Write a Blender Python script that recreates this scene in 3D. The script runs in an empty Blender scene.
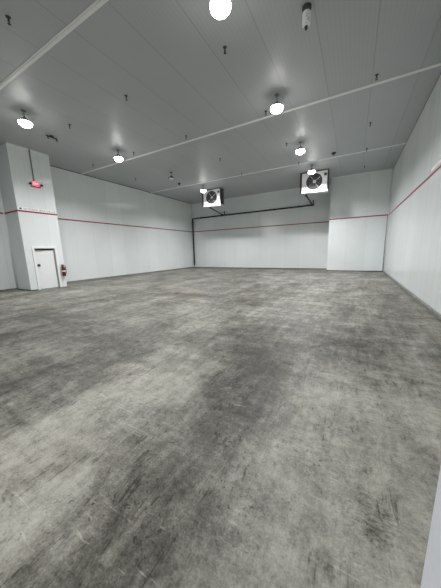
import bpy, bmesh, math, random
from mathutils import Vector, Matrix
random.seed(7)
C = bpy.context.scene.collection
PI = math.pi

# ------------------------------------------------------------------ measures (metres)
XL, XR = -14.347, 1.806          # left and right walls
YB, YS = 20.1425, 18.7055        # recessed back wall, projecting back wall section
XS = -1.617                      # edge of the projecting section
H = 6.3086                       # ceiling
YR = -5.0                        # rear wall behind the photographer
VX, VY0, VY1 = -13.02, 5.169, 6.778   # vestibule bump-out on the left wall
ZR = 3.587                       # red line
JX, JW = 0.143, 1.1325           # panel joints

# ------------------------------------------------------------------ helpers
def obj(name, bm, m, parent=None, smooth=False):
    me = bpy.data.meshes.new(name)
    bmesh.ops.recalc_face_normals(bm, faces=bm.faces)
    bm.to_mesh(me); bm.free()
    if smooth:
        for p in me.polygons: p.use_smooth = True
    for mm in (m if isinstance(m, (list, tuple)) else [m]): me.materials.append(mm)
    o = bpy.data.objects.new(name, me); C.objects.link(o)
    if parent: o.parent = parent
    return o

def tag(o, label, cat, group=None):
    o['label'] = label; o['category'] = cat
    if group: o['group'] = group
    return o

def thing(name, label, cat, loc, rotz=0, group=None):
    o = bpy.data.objects.new(name, None); C.objects.link(o)
    o.location = loc; o.rotation_euler = (0, 0, rotz); o.empty_display_size = .1
    return tag(o, label, cat, group)

def struct(name, bm, m, parent=None, smooth=False):
    o = obj(name, bm, m, parent, smooth)
    if parent is None: o['kind'] = 'structure'
    return o

def dup(root, loc, rotz, label, group=None):
    r = root.copy(); C.objects.link(r); r.location = loc; r.rotation_euler = (0, 0, rotz)
    r['label'] = label
    if group: r['group'] = group
    for ch in list(root.children):
        c = ch.copy(); C.objects.link(c); c.parent = r
        for g in list(ch.children):
            d = g.copy(); C.objects.link(d); d.parent = c
    return r

def box(bm, x0, x1, y0, y1, z0, z1, bevel=0, mi=0):
    n0 = set(bm.faces)
    v = [bm.verts.new((x, y, z)) for z in (z0, z1) for y in (y0, y1) for x in (x0, x1)]
    fs = [bm.faces.new([v[i] for i in q]) for q in
          ((0, 2, 3, 1), (4, 5, 7, 6), (0, 1, 5, 4), (2, 6, 7, 3), (0, 4, 6, 2), (1, 3, 7, 5))]
    bmesh.ops.recalc_face_normals(bm, faces=fs)
    if bevel:
        es = list({e for f in fs for e in f.edges})
        bmesh.ops.bevel(bm, geom=es, offset=bevel, segments=2, affect='EDGES', profile=.5)
    for f in bm.faces:
        if f not in n0: f.material_index = mi
    return bm

def tube(bm, pts, r, n=12, cap=True):
    """round tube through the points, mitred"""
    pts = [Vector(p) for p in pts]; rings = []
    for i, p in enumerate(pts):
        a = (pts[i] - pts[i-1]).normalized() if i else (pts[1] - pts[0]).normalized()
        b = (pts[i+1] - pts[i]).normalized() if i < len(pts) - 1 else a
        t = (a + b).normalized()
        k = 1 / max(.35, math.cos(a.angle(b) / 2)) if i and i < len(pts) - 1 else 1
        up = Vector((0, 0, 1)) if abs(t.z) < .95 else Vector((0, 1, 0))
        if i == 0: u = t.cross(up).normalized()
        else: u = (u - t * u.dot(t)).normalized()
        w = t.cross(u)
        rings.append([bm.verts.new(p + r * (u * math.cos(2*PI*j/n) + w * math.sin(2*PI*j/n))) for j in range(n)])
    for A, B in zip(rings, rings[1:]):
        for j in range(n): bm.faces.new((A[j], A[(j+1) % n], B[(j+1) % n], B[j]))
    if cap:
        bm.faces.new(rings[0]); bm.faces.new(rings[-1])
    return bm

def lathe(bm, prof, axis='z', n=24, c=(0, 0, 0), mi=0):
    """profile of (radius, height) turned about an axis through c"""
    rings = []
    for r, h in prof:
        if r < 1e-6:
            ring = [(0, 0, h)]
        else:
            ring = [(r * math.cos(2*PI*j/n), r * math.sin(2*PI*j/n), h) for j in range(n)]
        vs = []
        for x, y, z in ring:
            if axis == 'y': x, y, z = x, -z, y
            if axis == 'x': x, y, z = z, x, y
            vs.append(bm.verts.new((x + c[0], y + c[1], z + c[2])))
        rings.append(vs)
    for A, B in zip(rings, rings[1:]):
        for j in range(n):
            k = (j + 1) % n
            if len(A) == 1 and len(B) == 1: continue
            if len(A) == 1: f = bm.faces.new((A[0], B[k], B[j]))
            elif len(B) == 1: f = bm.faces.new((A[j], A[k], B[0]))
            else: f = bm.faces.new((A[j], A[k], B[k], B[j]))
            f.material_index = mi
    return bm

def B(): return bmesh.new()

# ------------------------------------------------------------------ materials
class N:
    def __init__(s, name):
        s.m = bpy.data.materials.new(name); s.m.use_nodes = True
        s.t = s.m.node_tree; s.b = s.t.nodes['Principled BSDF']
        s.geo = None
    def n(s, typ, **kw):
        o = s.t.nodes.new(typ)
        for k, v in kw.items():
            if hasattr(o, k): setattr(o, k, v)
        return o
    def l(s, a, b): s.t.links.new(a, b)
    def val(s, x, sock):
        if isinstance(x, bpy.types.NodeSocket): s.l(x, sock)
        else: sock.default_value = x
    def math(s, op, a, b=0.0, c=0.0, clamp=False):
        o = s.n('ShaderNodeMath', operation=op); o.use_clamp = clamp
        for i, x in enumerate((a, b, c)): s.val(x, o.inputs[i])
        return o.outputs[0]
    def pos(s):
        if s.geo is None:
            g = s.n('ShaderNodeTexCoord'); s.geo = g.outputs['Object']
        return s.geo
    def xyz(s):
        o = s.n('ShaderNodeSeparateXYZ'); s.l(s.pos(), o.inputs[0]); return o.outputs
    def scaled(s, sx, sy, sz, rot=0, vec=None):
        o = s.n('ShaderNodeMapping'); s.l(vec or s.pos(), o.inputs['Vector'])
        o.inputs['Scale'].default_value = (sx, sy, sz); o.inputs['Rotation'].default_value = (0, 0, rot)
        return o.outputs[0]
    def noise(s, vec, scale, detail=4, rough=.55, dist=0):
        o = s.n('ShaderNodeTexNoise'); s.l(vec, o.inputs['Vector'])
        o.inputs['Scale'].default_value = scale; o.inputs['Detail'].default_value = detail
        o.inputs['Roughness'].default_value = rough; o.inputs['Distortion'].default_value = dist
        return o.outputs['Fac']
    def rng(s, v, a, b, lo=0.0, hi=1.0, smooth=False):
        o = s.n('ShaderNodeMapRange', interpolation_type='SMOOTHSTEP' if smooth else 'LINEAR'); o.clamp = True
        s.val(v, o.inputs['Value'])
        for i, x in zip(('From Min', 'From Max', 'To Min', 'To Max'), (a, b, lo, hi)): o.inputs[i].default_value = x
        return o.outputs[0]
    def mix(s, f, a, b, mode='MIX'):
        o = s.n('ShaderNodeMix', data_type='RGBA', blend_type=mode)
        s.val(f, o.inputs['Factor'])
        for x, k in ((a, 6), (b, 7)):
            if isinstance(x, bpy.types.NodeSocket): s.l(x, o.inputs[k])
            else: o.inputs[k].default_value = (*x, 1)
        return o.outputs[2]
    def grey(s, v):
        o = s.n('ShaderNodeCombineColor')
        for i in range(3): s.l(v, o.inputs[i])
        return o.outputs[0]
    def bump(s, h, strength, dist):
        o = s.n('ShaderNodeBump'); s.l(h, o.inputs['Height'])
        o.inputs['Strength'].default_value = strength; o.inputs['Distance'].default_value = dist
        s.l(o.outputs[0], s.b.inputs['Normal'])
    def blob(s, x, y, rx, ry, vec=None):
        """soft 0..1 mask round a spot of the floor"""
        sx = s.n('ShaderNodeSeparateXYZ'); s.l(vec or s.pos(), sx.inputs[0])
        dx = s.math('DIVIDE', s.math('SUBTRACT', sx.outputs[0], x), rx)
        dy = s.math('DIVIDE', s.math('SUBTRACT', sx.outputs[1], y), ry)
        d = s.math('SQRT', s.math('ADD', s.math('MULTIPLY', dx, dx), s.math('MULTIPLY', dy, dy)))
        return s.rng(d, 0, 1, 1, 0, True)

def plain(name, col, rough=.5, metal=0, emit=0, ecol=None, var=.06, vs=6.0):
    k = N(name)
    f = k.noise(k.pos(), vs, 3)
    k.l(k.mix(k.rng(f, .3, .7), tuple(c * (1 - var) for c in col), tuple(min(1, c * (1 + var)) for c in col)), k.b.inputs['Base Color'])
    k.b.inputs['Roughness'].default_value = rough; k.b.inputs['Metallic'].default_value = metal
    if emit:
        k.b.inputs['Emission Color'].default_value = (*(ecol or col), 1); k.b.inputs['Emission Strength'].default_value = emit
    return k.m

def panel_mat(name, axis, col, j0, jw=JW, rough=.24, rib=.075, ribs=.16, joint=.10, wav=.7, aniso=1.0):
    """insulated metal panel: joints and fine ribs across one axis (0 = x, 1 = y)"""
    k = N(name); p = k.xyz()[axis]
    u = k.math('DIVIDE', k.math('SUBTRACT', p, j0), jw)
    d = k.math('ABSOLUTE', k.math('SUBTRACT', k.math('FRACT', k.math('ADD', u, 100.5)), .5))   # 0 at a joint
    jm = k.rng(d, .003, .012, 1, 0, True)
    per = k.n('ShaderNodeTexWhiteNoise', noise_dimensions='1D')
    k.l(k.math('FLOOR', k.math('ADD', u, 100)), per.inputs['W'])
    tone = k.rng(per.outputs['Value'], 0, 1, .965, 1.02)
    cl = k.noise(k.pos(), .45, 3)
    tone = k.math('MULTIPLY', tone, k.rng(cl, .3, .7, .96, 1.03))
    tone = k.math('MULTIPLY', tone, k.math('SUBTRACT', 1, k.math('MULTIPLY', jm, joint)))
    w = k.math('SINE', k.math('MULTIPLY', p, 2 * PI / rib))
    rt = k.math('MULTIPLY_ADD', w, .022, 1.0)
    tone = k.math('MULTIPLY', tone, rt)
    k.l(k.mix(1.0, col, k.grey(tone), 'MULTIPLY'), k.b.inputs['Base Color'])
    k.b.inputs['Roughness'].default_value = rough; k.b.inputs['Specular IOR Level'].default_value = .7
    if aniso:
        tg = k.n('ShaderNodeTangent', direction_type='RADIAL', axis='Z'); k.l(tg.outputs[0], k.b.inputs['Tangent'])
        k.b.inputs['Anisotropic'].default_value = .85; k.b.inputs['Anisotropic Rotation'].default_value = aniso - 1
    st = k.scaled(*( (1, .02, .02) if axis == 0 else (.02, 1, .02) ))
    big = k.noise(st, 3.2, 2)
    hgt = k.math('ADD', k.math('MULTIPLY', w, .12), k.math('MULTIPLY', big, wav * 6))
    hgt = k.math('SUBTRACT', hgt, k.math('MULTIPLY', jm, .8))
    k.bump(hgt, ribs, .02)
    return k.m

def floor_mat():
    k = N('stained_concrete'); P = k.pos()
    # warp so that no edge of a stain is a clean curve
    wn = k.n('ShaderNodeTexNoise'); k.l(P, wn.inputs['Vector']); wn.inputs['Scale'].default_value = 1.6; wn.inputs['Detail'].default_value = 5
    wv = k.n('ShaderNodeVectorMath', operation='MULTIPLY_ADD')
    k.l(wn.outputs['Color'], wv.inputs[0]); wv.inputs[1].default_value = (.55, .55, 0)
    sh = k.n('ShaderNodeVectorMath', operation='SUBTRACT'); k.l(P, sh.inputs[0]); sh.inputs[1].default_value = (.275, .275, 0)
    k.l(sh.outputs[0], wv.inputs[2]); W = wv.outputs[0]
    large = k.noise(k.scaled(1, .6, 1), .33, 4, .6, .4)
    mid = k.noise(k.scaled(1, .55, 1), 1.5, 6, .62, .6)
    fine = k.noise(P, 8, 9, .78)
    grain = k.noise(P, 75, 3, .7)
    along = k.noise(k.scaled(1, .16, 1, .12), 7, 6, .65, .8)         # wheel traffic, mostly along the room
    cross = k.noise(k.scaled(.25, 1, 1, .35), 2.6, 6, .62, 1.0)      # sweeping marks across it
    v = k.math('ADD', .575, k.math('MULTIPLY', k.math('SUBTRACT', large, .5), 1.0))
    v = k.math('ADD', v, k.math('MULTIPLY', k.math('SUBTRACT', mid, .5), 1.25))
    v = k.math('ADD', v, k.math('MULTIPLY', k.math('SUBTRACT', fine, .5), 1.35))
    v = k.math('ADD', v, k.math('MULTIPLY', k.math('SUBTRACT', grain, .5), .8))
    fine2 = k.noise(P, 27, 4, .65)
    v = k.math('ADD', v, k.math('MULTIPLY', k.math('SUBTRACT', fine2, .5), .6))
    v = k.math('ADD', v, k.math('MULTIPLY', k.math('SUBTRACT', along, .5), .75))
    v = k.math('ADD', v, k.math('MULTIPLY', k.math('SUBTRACT', cross, .5), .85))
    # worn pale lane and dark wheel lane near the entrance; far floor darker overall
    def lane(x, w, y0, y1, amt, soft=.5):
        s = k.n('ShaderNodeSeparateXYZ'); k.l(W, s.inputs[0])
        dx = k.math('ABSOLUTE', k.math('SUBTRACT', s.outputs[0], x))
        a = k.rng(dx, w * (1 - soft), w, 1, 0, True)
        b = k.math('MULTIPLY', k.rng(s.outputs[1], y1 - .9, y1 + .6, 1, 0, True), k.rng(s.outputs[1], y0 - .3, y0 + .3, 0, 1, True))
        return k.math('MULTIPLY', k.math('MULTIPLY', a, b), amt)
    for args in ((-2.12, .62, -6, 2.9, .30, .4), (-.98, .62, -6, 3.6, -.27, .8), (-3.5, .95, -6, 3.6, -.15, .4),
                 (.15, 1.1, -6, 3.6, .36, .55), (-6.4, 2.6, -6, 3.9, -.16, .6), (-.6, 2.2, 3.0, 5.2, -.14, .8), (-6, 9, 6.5, 30, -.10, .9)):
        v = k.math('ADD', v, lane(*args))
    # single stains
    for x, y, rx, ry, amt in ((-5.29, 7.08, 1.1, .7, -.22), (.19, 1.44, .12, .2, -.2),
                              (.03, 1.08, .035, .04, -.35), (-5.7, 3.03, .3, .12, -.2), (-.19, 3.09, .12, .05, .25),
                              (.25, 2.3, .5, .4, -.06), (-.1, 4.4, .9, .35, -.10), (-3.3, 4.0, 1.2, .6, -.08)):
        v = k.math('ADD', v, k.math('MULTIPLY', k.blob(x, y, rx, ry, W), amt))
    # tread print: short bars inside an oval
    tr = k.noise(k.scaled(1, 2.2, 1, .5), 26, 3, .6, .5)
    v = k.math('SUBTRACT', v, k.math('MULTIPLY', k.math('MULTIPLY', k.rng(k.blob(.2, 1.45, .16, .26, W), .05, .5), k.rng(tr, .45, .6)), .28))
    # curved tyre arcs
    def arcs(cx, cy, sc, amt, thr=.93):
        s = k.n('ShaderNodeSeparateXYZ'); k.l(W, s.inputs[0])
        dx = k.math('SUBTRACT', s.outputs[0], cx); dy = k.math('SUBTRACT', s.outputs[1], cy)
        d = k.math('SQRT', k.math('ADD', k.math('MULTIPLY', dx, dx), k.math('MULTIPLY', dy, dy)))
        r = k.math('SINE', k.math('MULTIPLY', d, sc))
        gate = k.rng(k.noise(P, .9, 3), .5, .62)
        return k.math('MULTIPLY', k.math('MULTIPLY', k.rng(r, thr, 1), gate), amt)
    for a in ((1.4, 1.6, 7.5, -.16), (-5, 3.2, 5.1, -.15), (-2.2, 10, 4.3, -.14), (-8, 12, 4.7, -.12)):
        v = k.math('ADD', v, arcs(*a))
    # hairline cracks and scratches
    vo = k.n('ShaderNodeTexVoronoi', feature='DISTANCE_TO_EDGE'); k.l(W, vo.inputs['Vector']); vo.inputs['Scale'].default_value = .55
    crack = k.math('MULTIPLY', k.rng(vo.outputs['Distance'], .0, .012, 1, 0), k.rng(k.noise(P, 1.1, 3), .5, .62))
    v = k.math('SUBTRACT', v, k.math('MULTIPLY', crack, .13))
    # dark scuffs and pale flecks
    pit = k.noise(P, 30, 3, .55, .3)
    v = k.math('SUBTRACT', v, k.math('MULTIPLY', k.rng(pit, .60, .66), k.rng(k.noise(P, 2.2, 4), .42, .60, 0, .42)))
    dash = k.noise(k.scaled(1, .28, 1, -.25), 22, 3, .5, .5)
    v = k.math('SUBTRACT', v, k.math('MULTIPLY', k.rng(dash, .60, .65), k.rng(k.noise(P, 1.7, 4), .45, .58, 0, .30)))
    scr = k.noise(k.scaled(.12, 1, 1, .5), 34, 2, .5, .6)
    v = k.math('ADD', v, k.math('MULTIPLY', k.rng(scr, .64, .68), k.rng(k.noise(P, 1.2, 3), .48, .6, 0, .34)))
    sc2 = k.noise(k.scaled(.9, .08, 1, .35), 30, 2, .5, .8)
    v = k.math('SUBTRACT', v, k.math('MULTIPLY', k.rng(sc2, .66, .69), k.rng(k.noise(P, .9, 3), .46, .6, 0, .36)))
    sc = k.noise(k.scaled(1, .35, 1, -.5), 10, 5, .6, 1.4)
    v = k.math('SUBTRACT', v, k.math('MULTIPLY', k.math('MULTIPLY', k.rng(sc, .60, .68), k.rng(k.noise(P, 1.3, 3), .40, .58)), .26))
    fl = k.noise(k.scaled(1, .5, 1, .3), 16, 4, .6, .8)
    v = k.math('ADD', v, k.math('MULTIPLY', k.math('MULTIPLY', k.rng(fl, .64, .74), k.rng(k.noise(P, .8, 3), .45, .6)), .18))
    v = k.math('MULTIPLY_ADD', v, .66, .06)
    ramp = k.n('ShaderNodeValToRGB'); k.l(v, ramp.inputs[0])
    e = ramp.color_ramp.elements
    e[0].position = .10; e[0].color = (.037, .035, .027, 1)
    e[1].position = .98; e[1].color = (.52, .51, .455, 1)
    a = e.new(.337); a.color = (.124, .121, .103, 1)
    b = e.new(.47); b.color = (.203, .199, .173, 1)
    c4 = e.new(.69); c4.color = (.343, .337, .297, 1)
    warm = k.noise(P, .8, 4)
    col = k.mix(k.rng(warm, .4, .7, 0, .35), ramp.outputs[0], k.mix(1.0, ramp.outputs[0], (1.06, .98, .90), 'MULTIPLY'))
    st = k.math('MULTIPLY', k.blob(-5.27, 7.08, .75, .62), .95)
    col = k.mix(st, col, (.10, .075, .05))
    k.l(col, k.b.inputs['Base Color'])
    k.l(k.rng(mid, .3, .7, .42, .62), k.b.inputs['Roughness'])
    k.b.inputs['Specular IOR Level'].default_value = .35
    k.bump(k.math('ADD', k.math('MULTIPLY', fine, .6), k.math('MULTIPLY', grain, .35)), .25, .01)
    return k.m

WALLC = (.79, .828, .835)
M = dict(
    floor=floor_mat(),
    wall_y=panel_mat('white_panel_along_room', 1, WALLC, 8.32),
    wall_x=panel_mat('white_panel_across_room', 0, WALLC, XS),
    vest=panel_mat('white_panel_vestibule', 1, WALLC, 6.297),
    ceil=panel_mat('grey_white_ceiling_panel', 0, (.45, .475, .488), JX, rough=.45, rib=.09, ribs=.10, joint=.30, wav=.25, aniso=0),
    cove=plain('glossy_white_trim', (.78, .81, .80), .16, var=.02),
    tbar=plain('white_ceiling_bar', (.92, .93, .92), .4, var=.02),
    curb=plain('grey_curb_concrete', (.21, .215, .20), .7, var=.3, vs=9),
    base=plain('dark_grey_sealant', (.07, .075, .07), .7, var=.3, vs=5),
    red=plain('red_line_paint', (.30, .010, .045), .45),
    door=plain('white_door_skin', (.84, .86, .86), .35, var=.015),
    frame=plain('white_frame_metal', (.86, .88, .87), .35, var=.02),
    reveal=plain('shade_grey_reveal', (.30, .31, .30), .6),  # lining greyed in colour for the shade inside the door recess
    black=plain('black_plastic', (.012, .012, .013), .45, var=.2),
    dark=plain('dark_grey_metal', (.05, .052, .052), .5, var=.2),
    pipe=plain('black_pipe_insulation', (.010, .012, .011), .6, var=.2),
    conduit=plain('grey_conduit', (.13, .14, .135), .45, metal=.4),
    glare_fitting=plain('glare_grey_lamp_fitting', (.22, .22, .22), .5),  # lit lamps' dark fittings lightened in colour for the glare around them
    shade=plain('dark_lamp_shade', (.03, .03, .03), .5),
    lens=plain('lit_lamp_lens', (1, 1, 1), .5, emit=32, ecol=(1.0, .985, .94), var=0),
    lens_off=plain('unlit_lamp_lens', (.86, .87, .86), .35, var=.02),
    alu=plain('bright_cooler_casing', (.74, .75, .75), .30, metal=.1, var=.03),
    grille=plain('fan_guard_wire', (.22, .22, .22), .35, metal=.7),
    blade=plain('fan_blade_metal', (.85, .86, .88), .3, metal=.1),
    coil=plain('cooler_coil_dark', (.03, .03, .032), .6),
    exitred=plain('lit_red_sign_face', (.8, .04, .06), .4, emit=1.6, ecol=(1, .06, .09), var=.02),
    exitletter=plain('lit_sign_letters', (1, .5, .52), .4, emit=2.2, ecol=(1, .42, .45), var=.0),
    fire=plain('red_extinguisher_enamel', (.12, .006, .010), .3, var=.05),
    paper=plain('white_sign_strip', (.93, .92, .92), .45, var=.01),
    ink=plain('dark_red_sign_ink', (.16, .02, .045), .5),
    inkdark=plain('black_sign_ink', (.03, .025, .03), .5),
    steel=plain('brushed_steel', (.45, .45, .44), .3, metal=.9),
    jamb=plain('near_white_painted_wall', (.83, .83, .90), .6, var=.025, vs=40),
    sensor=plain('white_sensor_plastic', (.9, .9, .9), .4),
    ltag=plain('pale_label', (.75, .72, .66), .5),
)

# ------------------------------------------------------------------ the room
T = .15
struct('floor', box(B(), XL - T, XR + T, YR - T, YB + T, -.2, 0), M['floor'])
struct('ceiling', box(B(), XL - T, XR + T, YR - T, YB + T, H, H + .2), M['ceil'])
struct('wall_left', box(B(), XL - T, XL, YR - T, YB + T, 0, H), M['wall_y'])
struct('wall_right', box(B(), XR, XR + T, YR - T, YB + T, 0, H), M['wall_y'])
struct('wall_back', box(B(), XL, XS + .2, YB, YB + T, 0, H), M['wall_x'])
struct('wall_back_projecting', box(B(), XS, XR, YS, YB + T, 0, H), M['wall_x'])
struct('wall_rear', box(B(), XL, XR, YR - T, YR, 0, H), M['wall_x'])

# vestibule: a white panelled box against the left wall with a door opening
DY0, DY1, DZ = 5.56, 6.43, 1.944
bm = B()
box(bm, VX - .12, VX, VY0, DY0, 0, H); box(bm, VX - .12, VX, DY1, VY1, 0, H); box(bm, VX - .12, VX, DY0, DY1, DZ, H)
box(bm, XL, VX - .12, VY0, VY0 + .12, 0, H); box(bm, XL, VX - .12, VY1 - .12, VY1, 0, H)
vest = struct('wall_vestibule', bm, M['vest'])
# frame (around the opening), reveal lining and door leaf
d1 = bpy.data.objects.new('door_1', None); C.objects.link(d1); d1.location = (VX, DY1, 0); d1['kind'] = 'structure'
bm = B(); f = .095
box(bm, 0, .03, DY0 - DY1 - f, DY0 - DY1, 0, DZ + f, .006); box(bm, 0, .03, 0, f, 0, DZ + f, .006)
box(bm, 0, .03, DY0 - DY1, 0, DZ, DZ + f, .006)
obj('door_frame', bm, M['frame'], d1)
bm = B()
box(bm, -.20, .0, DY0 - DY1, DY0 - DY1 + .012, 0, DZ - .012); box(bm, -.20, .0, -.03, 0, 0, DZ - .012); box(bm, -.20, 0, DY0 - DY1, 0, DZ - .012, DZ)
obj('door_reveal', bm, M['reveal'], d1)
leaf = obj('door_leaf', box(B(), -.045, 0, -(DY1 - DY0) + .02, -.035, .012, DZ - .075, .005), M['door'], d1)
leaf.location = (-.055, 0, 0); leaf.rotation_euler = (0, 0, math.radians(-4))
bm = B(); box(bm, 0, .018, -.80, -.68, 1.10, 1.21, .006); tube(bm, [(.018, -.76, 1.16), (.055, -.76, 1.16), (.055, -.69, 1.16)], .012)
obj('door_handle', bm, M['dark'], leaf)

# near white wall end beside the camera
struct('wall_near', box(B(), .337, .62, .72, 1.05, 0, H, .004), M['jamb'])

# ceiling bars (white joint covers right across the room)
tn = 0
def trim(bm, m, smooth=False):
    global tn
    tn += 1
    return struct('trim_%d' % tn, bm, m, None, smooth)
for y in (3.657, 9.166, 14.722, -1.9):
    bm = B()
    box(bm, XL, XR, y - .058, y + .058, H - .012, H, .003)
    box(bm, XL, XR, y - .022, y + .022, H - .026, H - .012, .003)
    trim(bm, M['tbar'])

# cove trims in the inner corners
def cove_v(x, y, sx, sy, r=.07, z0=0., z1=H):
    bm = B(); n = 7; lo, hi = [], []
    for i in range(n + 1):
        a = PI / 2 * i / n
        px, py = x + sx * r * (1 - math.sin(a)), y + sy * r * (1 - math.cos(a))
        lo.append(bm.verts.new((px, py, z0))); hi.append(bm.verts.new((px, py, z1)))
    cl, ch = bm.verts.new((x, y, z0)), bm.verts.new((x, y, z1))
    for i in range(n): bm.faces.new((lo[i], lo[i+1], hi[i+1], hi[i]))
    for L in (lo + [cl], hi + [ch]): bm.faces.new(L)
    return bm
def cove_h(x0, x1, y0, y1, dx, dy, r=.06):
    """along the ceiling edge from (x0,y0) to (x1,y1); (dx,dy) points into the room"""
    bm = B(); n = 6; A, Bv = [], []
    for i in range(n + 1):
        a = PI / 2 * i / n
        o, z = r * (1 - math.sin(a)), H - r * (1 - math.cos(a))
        A.append(bm.verts.new((x0 + dx * o, y0 + dy * o, z))); Bv.append(bm.verts.new((x1 + dx * o, y1 + dy * o, z)))
    A.append(bm.verts.new((x0, y0, H))); Bv.append(bm.verts.new((x1, y1, H)))
    for i in range(n): bm.faces.new((A[i], A[i+1], Bv[i+1], Bv[i]))
    bm.faces.new(A); bm.faces.new(Bv)
    return bm
trim(cove_v(XL, YB, 1, -1), M['cove'], True)
trim(cove_v(XR, YS, -1, -1, .06), M['cove'], True)
trim(cove_v(XL, VY0, 1, -1), M['cove'], True)
trim(cove_h(VX, VX, VY0, VY1, 1, 0, .07), M['cove'], True)
trim(cove_h(XL, XS, YB, YB, 0, -1), M['cove'], True)
trim(cove_h(XS, XR, YS, YS, 0, -1), M['cove'], True)
# thin dark sealant lines where wall meets ceiling or wall
trim(box(B(), XL, XL + .02, VY1, YB, H - .03, H), M['base'])
trim(box(B(), XR - .012, XR, YR, YS, H - .02, H), M['curb'])
trim(box(B(), XR - .075, XR - .055, YS - .012, YS, 0, ZR - .04), M['base'])

# base strips and curbs
def baseb(side, *a, m='base'): struct('baseboard_' + side, box(B(), *a, .006), M[m])
baseb('left', XL, XL + .04, VY1, YB, 0, .10, m='curb')
baseb('left_near', XL, XL + .04, YR, VY0, 0, .08, m='curb')
baseb('back', XL, XS, YB - .03, YB, 0, .06)
baseb('back_projecting', XS, XR - .07, YS - .03, YS, 0, .055)
baseb('vestibule', VX, VX + .02, VY0 - .02, DY0 - .1, 0, .04)
baseb('vestibule_side', XL + .04, VX + .02, VY0 - .02, VY0, 0, .04)
bm = B(); box(bm, XR - .062, XR, YR, YS, 0, .085, .015)
struct('baseboard_right', bm, M['curb'])

# red line on every wall
h2 = .033
def redline(*a): trim(box(B(), *a), M['red'])
redline(XL, XL + .006, VY1, YB, ZR - h2, ZR + h2)
redline(XL, XL + .006, YR, VY0, ZR - h2, ZR + h2)
redline(VX, VX + .006, VY0 - .006, VY1, ZR - h2, ZR + h2)
redline(XL + .006, VX, VY0 - .006, VY0, ZR - h2, ZR + h2)
redline(XL + .006, XS, YB - .006, YB, ZR - h2, ZR + h2)
redline(XS, XR, YS - .006, YS, ZR - h2, ZR + h2)
redline(XR - .006, XR, YR, YS - .006, ZR - h2, ZR + h2)

# ------------------------------------------------------------------ ceiling lamps
LX, RX = -9.78, -2.38
def make_lamp(label, lit):
    t = thing('ceiling_lamp', label, 'lamp', (0, 0, H), 0, 'round ceiling lamps')
    obj('canopy', lathe(B(), [(0, 0), (.07, 0), (.07, -.025), (.04, -.04), (0, -.04)], n=20), M['glare_fitting' if lit else 'shade'], t)
    obj('stem', tube(B(), [(0, 0, -.04), (0, 0, -.21)], .014), M['glare_fitting' if lit else 'shade'], t)
    obj('lamp_shade', lathe(B(), [(0, -.20), (.05, -.20), (.07, -.235), (.17, -.30), (.195, -.335), (.195, -.35), (.18, -.35),
                                  (.178, -.33), (.155, -.30), (0, -.29)], n=28), M['glare_fitting' if lit else 'shade'], t, True)
    pr = [(.182, -.335), (.192, -.37), (.182, -.415), (.15, -.452), (.10, -.478), (.05, -.49), (0, -.493)] if lit else [(.165, -.335), (.160, -.355), (.13, -.372), (.08, -.38), (0, -.383)]  # lit lens bulges deeper, its shape standing in for lamp glare
    obj('lens', lathe(B(), [(0, -.332)] + pr, n=20), M['lens' if lit else 'lens_off'], t, True)
    if lit:
        li = bpy.data.lights.new('led_light', 'AREA'); li.shape = 'DISK'; li.size = .28; li.energy = 104; li.color = (1, 1, 1); li.spread = math.radians(152)
        lo = bpy.data.objects.new('led_light', li); C.objects.link(lo); lo.parent = t; lo.location = (0, 0, -.50)
    return t
lampA = make_lamp('', True); lampB = None
def power(t, watts):
    for ch in t.children:
        if ch.type == 'LIGHT': ch.data = ch.data.copy(); ch.data.energy = watts
rows = [(4.51, 'nearest'), (8.13, 'second'), (11.93, 'third'), (15.28, 'last')]
names = {
    (0, RX): 'bright round ceiling lamp nearest the camera, at the top edge, right-hand row',
    (1, RX): 'lit round ceiling lamp touching the middle white ceiling bar, in the right-hand row',
    (2, RX): 'lit round ceiling lamp just before the far ceiling bar, in the right-hand row',
    (3, RX): 'lit round ceiling lamp in front of the right-hand fan cooler',
    (0, LX): 'lit round ceiling lamp in front of the bump-out with the door',
    (1, LX): 'lit round ceiling lamp beside the middle ceiling bar, left-hand row',
    (3, LX): 'lit round ceiling lamp in front of the left-hand fan cooler',
}
first = True
for (i, x), lab in names.items():
    if first:
        lampA.location = (x, rows[i][0], H); lampA['label'] = lab; first = False
    else:
        power(dup(lampA, (x, rows[i][0], H), 0, lab), ([104, 140, 195, 240] if x == RX else [96, 225, 0, 262])[i])
off = make_lamp('only unlit round ceiling lamp, dark shade, left-hand row before the far bar', False)
off.location = (-9.82, 11.85, H)
for x, s in ((RX, 'right'), (LX, 'left')):  # unseen lamps added behind the camera to light the near wall
    power(dup(lampA, (x, -2.75, H), 0, 'added unseen round ceiling lamp behind the camera in the %s-hand row' % s), 150)

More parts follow.
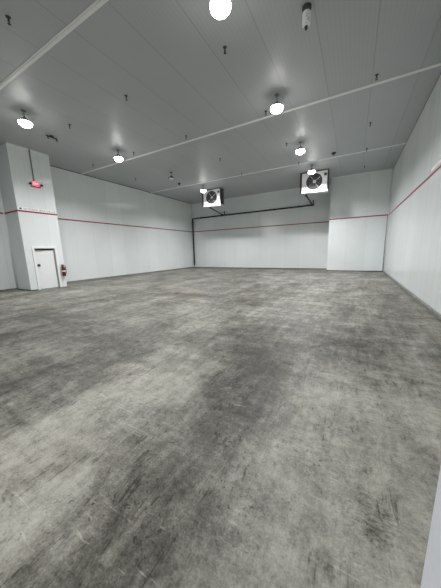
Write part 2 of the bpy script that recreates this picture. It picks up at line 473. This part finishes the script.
# ------------------------------------------------------------------ fan coolers
def make_cooler(label):
    t = thing('unit_cooler', label, 'air cooler', (0, 0, 0), 0, 'ceiling hung fan coolers')
    w, z0, z1, dp = .77, 5.09, H - .012, .52      # front face is local y = 0, body runs back along +y
    bm = B(); box(bm, -w, w, .03, dp, z0 + .06, z1, .01); obj('casing', bm, M['coil'], t)
    # front sheet with a round hole for the fan
    R, cz, n = .435, 5.70, 48
    bm = B()
    def sq(a):
        c, s = math.cos(a), math.sin(a); hx, hz0, hz1 = w - .03, z0 + .05 - cz, z1 - cz - .03
        k = min((hx / abs(c)) if abs(c) > 1e-6 else 9, ((hz1 if s > 0 else -hz0) / abs(s)) if abs(s) > 1e-6 else 9)
        return (k * c, k * s)
    hx, hz0, hz1 = w - .03, z0 + .05 - cz, z1 - cz - .03
    angs = sorted([2 * PI * i / n for i in range(n)] + [math.atan2(b, a) % (2 * PI) for a in (-hx, hx) for b in (hz0, hz1)])
    rf, of, ob_ = [], [], []
    for a in angs:
        x, z = sq(a)
        rf.append((bm.verts.new((R * math.cos(a), 0, cz + R * math.sin(a))), bm.verts.new((R * .97 * math.cos(a), .09, cz + R * .97 * math.sin(a)))))
        of.append((bm.verts.new((x, 0, cz + z)), bm.verts.new((x, .06, cz + z))))
    m = len(angs)
    for i in range(m):
        j = (i + 1) % m
        bm.faces.new((rf[i][0], rf[j][0], of[j][0], of[i][0]))
        bm.faces.new((rf[i][0], rf[i][1], rf[j][1], rf[j][0]))
        bm.faces.new((of[i][0], of[j][0], of[j][1], of[i][1]))
    obj('front_panel', bm, M['alu'], t)
    for s in (-1, 1):
        obj('end_plate', box(B(), s * w - (.075 if s < 0 else .022), s * w + .022, -.02, dp + .01, z0 + .04, z1, .006), M['black'] if s < 0 else M['dark'], t)
    obj('top_rail', box(B(), -w, w, -.03, .02, z1 - .05, z1, .004), M['dark'], t)
    # drain pan, a little deeper at one end
    bm = B(); box(bm, -w + .02, w + .03, -.03, dp, z0 - .01, z0 + .06, .008)
    for v in bm.verts:
        if v.co.z < z0 + .03: v.co.z -= .05 * (v.co.x + w) / (2 * w)
    obj('drain_pan', bm, M['alu'], t)
    # shroud ring, blades, hub, wire guard
    bm = B(); lathe(bm, [(R + .03, .012), (R + .03, .03), (R - .005, .035), (R - .012, -.02), (R + .03, .012)], 'y', 48, (0, 0, cz)); ring = obj('fan_ring', bm, M['black'], t, True)
    fan = obj('fan', lathe(B(), [(0, .02), (.07, .02), (.095, 0), (.095, -.08), (0, -.08)], 'y', 24, (0, .03, cz)), M['blade'], t)
    bm = B()
    for b in range(4):
        a0 = 2 * PI * b / 4 + .35; rows_ = []
        for ri in range(6):
            r = .08 + (.40 - .08) * ri / 5; half = .22 + .12 * ri / 5
            rows_.append([bm.verts.new((r * math.cos(a0 + half * q), .08 - .075 * q + .01 * ri / 5, cz + r * math.sin(a0 + half * q))) for q in (-1, -.33, .33, 1)])
        for A_, B_ in zip(rows_, rows_[1:]):
            for q in range(3): bm.faces.new((A_[q], A_[q+1], B_[q+1], B_[q]))
    bl = obj('fan_blades', bm, M['blade'], fan)
    sm = bl.modifiers.new('thick', 'SOLIDIFY'); sm.thickness = .006
    bm = B()
    for r in (.12, .2, .28, .36, .43):
        tube(bm, [(r * math.cos(2*PI*i/32), -.035 + .03 * (r / .43) ** 2, cz + r * math.sin(2*PI*i/32)) for i in range(33)], .0025, 5, False)
    for i in range(4):
        a = PI / 4 * i + .3
        tube(bm, [(.43 * math.cos(a), -.005, cz + .43 * math.sin(a)), (0, -.035, cz), (-.43 * math.cos(a), -.005, cz - .43 * math.sin(a))], .005, 5)
    obj('fan_guard', bm, M['grille'], t)
    bm = B(); box(bm, .55, .70, -.03, .005, cz + .25, cz + .40, .008); obj('control_box', bm, M['dark'], t)
    bm = B(); box(bm, .535, .72, -.012, .005, cz - .28, cz + .12, .006); obj('access_cover', bm, M['alu'], t)
    # back coil face with fins
    bm = B()
    for i in range(30): box(bm, -w + .06 + i * .049, -w + .064 + i * .049, dp, dp + .012, z0 + .1, z1 - .06)
    obj('coil_fins', bm, M['steel'], t)
    for sx in (-1, 1):
        obj('mounting_bracket', box(B(), sx * (w - .12) - .04, sx * (w - .12) + .04, .08, dp - .06, z1, H, 0), M['dark'], t)
    return t
UY = 16.5
ca = make_cooler('right-hand white fan cooler hung under the ceiling beside the projecting wall')
ca.location = (-2.40, UY, 0)
dup(ca, (-9.83, UY, 0), 0, 'left-hand white fan cooler hung under the ceiling near the back-left corner')

# ------------------------------------------------------------------ drain pipework on the back wall
PY = YB - .10
t = thing('drain_pipe', 'black insulated drain pipe running along the back wall and down its left corner', 'pipe', (-14.22, PY, 0))
lp = Vector((-14.22, PY, 0))
def pp(name, pts, r=.055, m='pipe'): return obj(name, tube(B(), [Vector(p) - lp for p in pts], r), M[m], t, True)
pp('down_pipe', [(-14.22, PY, .27), (-14.22, PY, 4.84)])
pp('header_pipe', [(-14.22, PY, 4.83), (-2.87, PY, 4.90)])
pp('vent_stub', [(-10.62, PY, 4.86), (-10.62, PY, 5.23)], .035)
pp('vent_stub', [(-2.92, PY, 4.90), (-2.92, PY, 5.27)], .035)
pp('branch_pipe', [(-10.15, 16.8, 5.05), (-10.15, 16.8, 5.01), (-10.70, PY, 4.86)], .05)
pp('branch_pipe', [(-2.90, 16.8, 5.05), (-2.90, 16.8, 5.0), (-2.96, PY, 4.90)], .05)
pp('drain_trap', [(-10.15, 16.8, 5.04), (-10.15, 16.8, 4.96)], .075)
pp('drain_trap', [(-2.90, 16.8, 5.04), (-2.90, 16.8, 4.95)], .075)
for i in range(5):
    x = -13.2 + i * 2.3
    obj('pipe_clamp', box(B(), x + 14.22 - .02, x + 14.22 + .02, -.065, .10, 4.77 + i * .014, 4.92 + i * .014, .004), M['dark'], t)
for z in (.6, 2.0, 3.3, 4.5):
    obj('pipe_clamp', box(B(), -.075, .075, -.065, .10, z - .02, z + .02, .004), M['dark'], t)

# ------------------------------------------------------------------ sprinkler heads
def make_sprinkler():
    t = thing('ceiling_sprinkler', '', 'sprinkler', (0, 0, H), 0, 'small dark sprinkler heads on the ceiling')
    obj('escutcheon', lathe(B(), [(0, 0), (.055, 0), (.05, -.018), (.022, -.03), (0, -.03)], n=16), M['dark'], t)
    bm = B(); lathe(bm, [(0, -.02), (.018, -.02), (.018, -.10), (.028, -.105), (.028, -.12), (.010, -.125), (0, -.125)], n=12)
    for s in (-1, 1): tube(bm, [(s * .022, 0, -.115), (s * .03, 0, -.145), (s * .008, 0, -.175)], .006, 6)
    obj('sprinkler_body', bm, M['dark'], t)
    obj('deflector', lathe(B(), [(0, -.17), (.012, -.17), (.036, -.182), (.036, -.187), (0, -.187)], n=14), M['black'], t)
    return t
sp = make_sprinkler(); used = False
cols = {-12.45: 'row by the left wall', -9.40: 'row just right of the left-hand lamps', -6.33: 'row midway between the lamp rows',
        -2.95: 'row just left of the right-hand lamps', .25: 'row by the right wall'}
pts = {-12.45: [8.64, 11.5], -9.40: [5.77, 8.70], -6.33: [2.91, 5.75, 8.72, 11.6, 14.34], -2.95: [5.77, 8.78, 11.7, 14.44], .25: [8.74, 11.66, 14.39, 17.23]}
words = ['nearest', 'second', 'third', 'fourth', 'farthest']
for x, ys in pts.items():
    for i, y in enumerate(ys):
        w = 'farthest' if i == len(ys) - 1 else words[i]
        lab = 'small dark sprinkler head, %s of the %s' % (w, cols[x])
        if not used:
            for ch in sp.children: ch.scale = (.85, .85, .66)
            sp.location = (x, y, H); sp['label'] = lab; used = True
        else: dup(sp, (x, y, H), 0, lab)

# ------------------------------------------------------------------ ceiling devices
t = thing('ceiling_sensor', 'whitish ribbed sensor hanging from the ceiling at the top right', 'sensor', (-1.12, 5.78, H))
obj('mount', lathe(B(), [(0, 0), (.09, 0), (.09, -.05), (.05, -.09), (0, -.09)], n=20), M['dark'], t)
prof = [(0, -.08), (.055, -.08)]
for i in range(5):
    z = -.09 - i * .045
    prof += [(.078, z - .006), (.078, z - .028), (.062, z - .034), (.062, z - .042)]
prof += [(.05, -.33), (0, -.33)]
obj('sensor_body', lathe(B(), prof, n=20), M['sensor'], t)
obj('tip', lathe(B(), [(0, -.325), (.035, -.325), (.032, -.36), (.018, -.385), (0, -.385)], n=14), M['dark'], t)
def small_box(label, loc):
    t = thing('ceiling_junction_box', label, 'junction box', loc, 0, 'small dark boxes on the ceiling')
    obj('box_body', lathe(B(), [(0, 0), (.10, 0), (.10, -.05), (.085, -.07), (0, -.07)], n=20), M['dark'], t)
    obj('nipple', tube(B(), [(0, 0, -.06), (0, 0, -.12)], .03, 10), M['black'], t)
    return t
jb = small_box('small dark round box on the ceiling before the far bar, right of the right-hand cooler', (-1.18, 14.06, H))
dup(jb, (-10.88, 13.93, H), 0, 'small dark round box on the ceiling between the unlit lamp and far bar')
t = thing('ceiling_bracket', 'dark bar bracket with two short nozzles on the ceiling above the bump-out', 'bracket', (-10.85, 5.86, H))
obj('bar', box(B(), -.03, .03, -.20, .20, -.075, -.04, .006), M['black'], t)
obj('mount', box(B(), -.05, .05, -.06, .06, -.045, 0, .006), M['dark'], t)
for y in (-.15, .17): obj('nozzle', tube(B(), [(0, y, -.06), (.02, y, -.12), (.05, y, -.17)], .022, 10), M['dark'], t)

# ------------------------------------------------------------------ things on the vestibule
t = thing('exit_sign', 'lit red EXIT sign with two emergency lamp heads above the red line', 'exit sign', (VX, 6.02, 4.86))
obj('sign_housing', box(B(), 0, .05, -.145, .145, -.11, .11, .008), M['frame'], t)
obj('sign_face', box(B(), .05, .056, -.13, .13, -.095, .095, .002), M['exitred'], t)
def text(name, body, size, mat, loc, rot, parent, align='CENTER', extr=.001, sx=1.0):
    cu = bpy.data.curves.new(name, 'FONT'); cu.body = body; cu.size = size; cu.extrude = extr
    cu.align_x = align; cu.align_y = 'CENTER'
    cu.materials.append(mat)
    tmp = bpy.data.objects.new(name, cu); C.objects.link(tmp)
    me = bpy.data.meshes.new_from_object(tmp.evaluated_get(bpy.context.evaluated_depsgraph_get()))
    bpy.data.objects.remove(tmp); me.name = name
    if not me.materials: me.materials.append(mat)
    o = bpy.data.objects.new(name, me); C.objects.link(o); o.parent = parent
    o.location = loc; o.rotation_euler = rot; o.scale = (sx, 1, 1)
    return o
text('lettering', 'EXIT', .125, M['exitletter'], (.058, 0, 0), (PI/2, 0, PI/2), t, sx=.85)
for s in (-1, 1):
    hd = obj('lamp_head', lathe(B(), [(0, 0), (.035, 0), (.052, .05), (.052, .075), (.045, .075), (0, .065)], 'x', 18, (.03, s * .225, -.03)), M['black'], t, True)
    obj('lamp_arm', tube(B(), [(.025, s * .165, -.05), (.025, s * .205, -.045)], .016, 8), M['black'], hd)
obj('backplate', box(B(), 0, .035, -.20, .20, -.145, -.11, .005), M['black'], t)
tag(obj('conduit', tube(B(), [(VX + .025, 5.98, 4.97), (VX + .025, 5.98, H - .0)], .02, 10), M['conduit']),
    'thin grey conduit running from the exit sign up to the ceiling', 'conduit')

def line_sign(loc, rotz, label, width, height, start, lead):
    t = thing('line_sign', label, 'sign', loc, rotz, 'white signs above the red line')
    obj('strip', box(B(), -width / 2, width / 2, -.004, 0, -height / 2, height / 2), M['paper'], t)
    words, gap, room = [], height * .34, width / 2 - .02 - start - lead
    for word in 'NO STORAGE ABOVE THIS LINE'.split():
        o = text('lettering', word, height * .88, M['ink'], (0, -.006, -.002), (PI/2, 0, 0), t, 'LEFT')
        words.append((o, max(v.co.x for v in o.data.vertices)))
    fit = room / (sum(w_ for o, w_ in words) + gap * 4); x = start + lead
    for o, w_ in words:
        o.location.x = x; o.scale.x = fit; x += (w_ + gap) * fit
    obj('arrow', box(B(), start + lead - .15, start + lead - .07, -.007, -.004, -.036, .036), M['inkdark'], t)
    return t
line_sign((VX, (5.20 + 6.74) / 2, 3.692), PI/2, 'white sign strip with dark red lettering above the red line on the bump-out', 1.50, .125, -.74, .17)
line_sign((XR, 9.32 - 1.3, 3.732), -PI/2, 'white sign strip above the red line on the right wall', 2.6, .078, -1.28, 1.12)

t = thing('fire_extinguisher', 'dark red fire extinguisher hung beside the white door', 'fire extinguisher', (VX + .10, 6.66, .55))
obj('cylinder', lathe(B(), [(0, 0), (.07, 0), (.082, .015), (.082, .40), (.07, .45), (.035, .485), (.028, .50), (0, .50)], n=24), M['fire'], t, True)
obj('label_band', lathe(B(), [(.0835, .22), (.0835, .29)], n=24), M['ltag'], t)
bm = B(); lathe(bm, [(0, .49), (.03, .49), (.03, .55), (0, .55)], n=14); box(bm, -.012, .012, -.085, .03, .545, .56, .003); box(bm, -.012, .012, -.095, .03, .575, .592, .003); box(bm, -.012, .012, .0, .03, .55, .585, .003)
obj('valve_handle', bm, M['black'], t)
obj('hose', tube(B(), [(0, .03, .53), (.01, .085, .52), (.02, .10, .45), (.03, .10, .25), (.03, .098, .12)], .013, 10), M['black'], t, True)
obj('wall_bracket', box(B(), -.10, -.07, -.03, .03, .12, .55, .003), M['dark'], t)

# ------------------------------------------------------------------ light and camera
w = bpy.data.worlds.new('World'); bpy.context.scene.world = w; w.use_nodes = True
w.node_tree.nodes['Background'].inputs[0].default_value = (.5, .52, .53, 1)
w.node_tree.nodes['Background'].inputs[1].default_value = .05

cam = bpy.data.cameras.new('camera'); co = bpy.data.objects.new('camera', cam); C.objects.link(co)
cam.sensor_fit = 'HORIZONTAL'; cam.sensor_width = 36; cam.lens = 36 * 235.4768 / 441; cam.clip_start = .02; cam.clip_end = 100
right = Vector((0.87403111, 0.48520962, -0.02532271)); fwd = Vector((-0.48150042, 0.85801952, -0.17877319)); up = Vector((-0.06501509, 0.16844623, 0.98356439))
m3 = Matrix((right, up, -fwd)).transposed()
co.matrix_world = Matrix.Translation((0, 0, 1.6)) @ m3.to_4x4()
sc = bpy.context.scene; sc.camera = co
sc.view_settings.view_transform = 'Standard'; sc.view_settings.look = 'None'; sc.view_settings.exposure = -.02
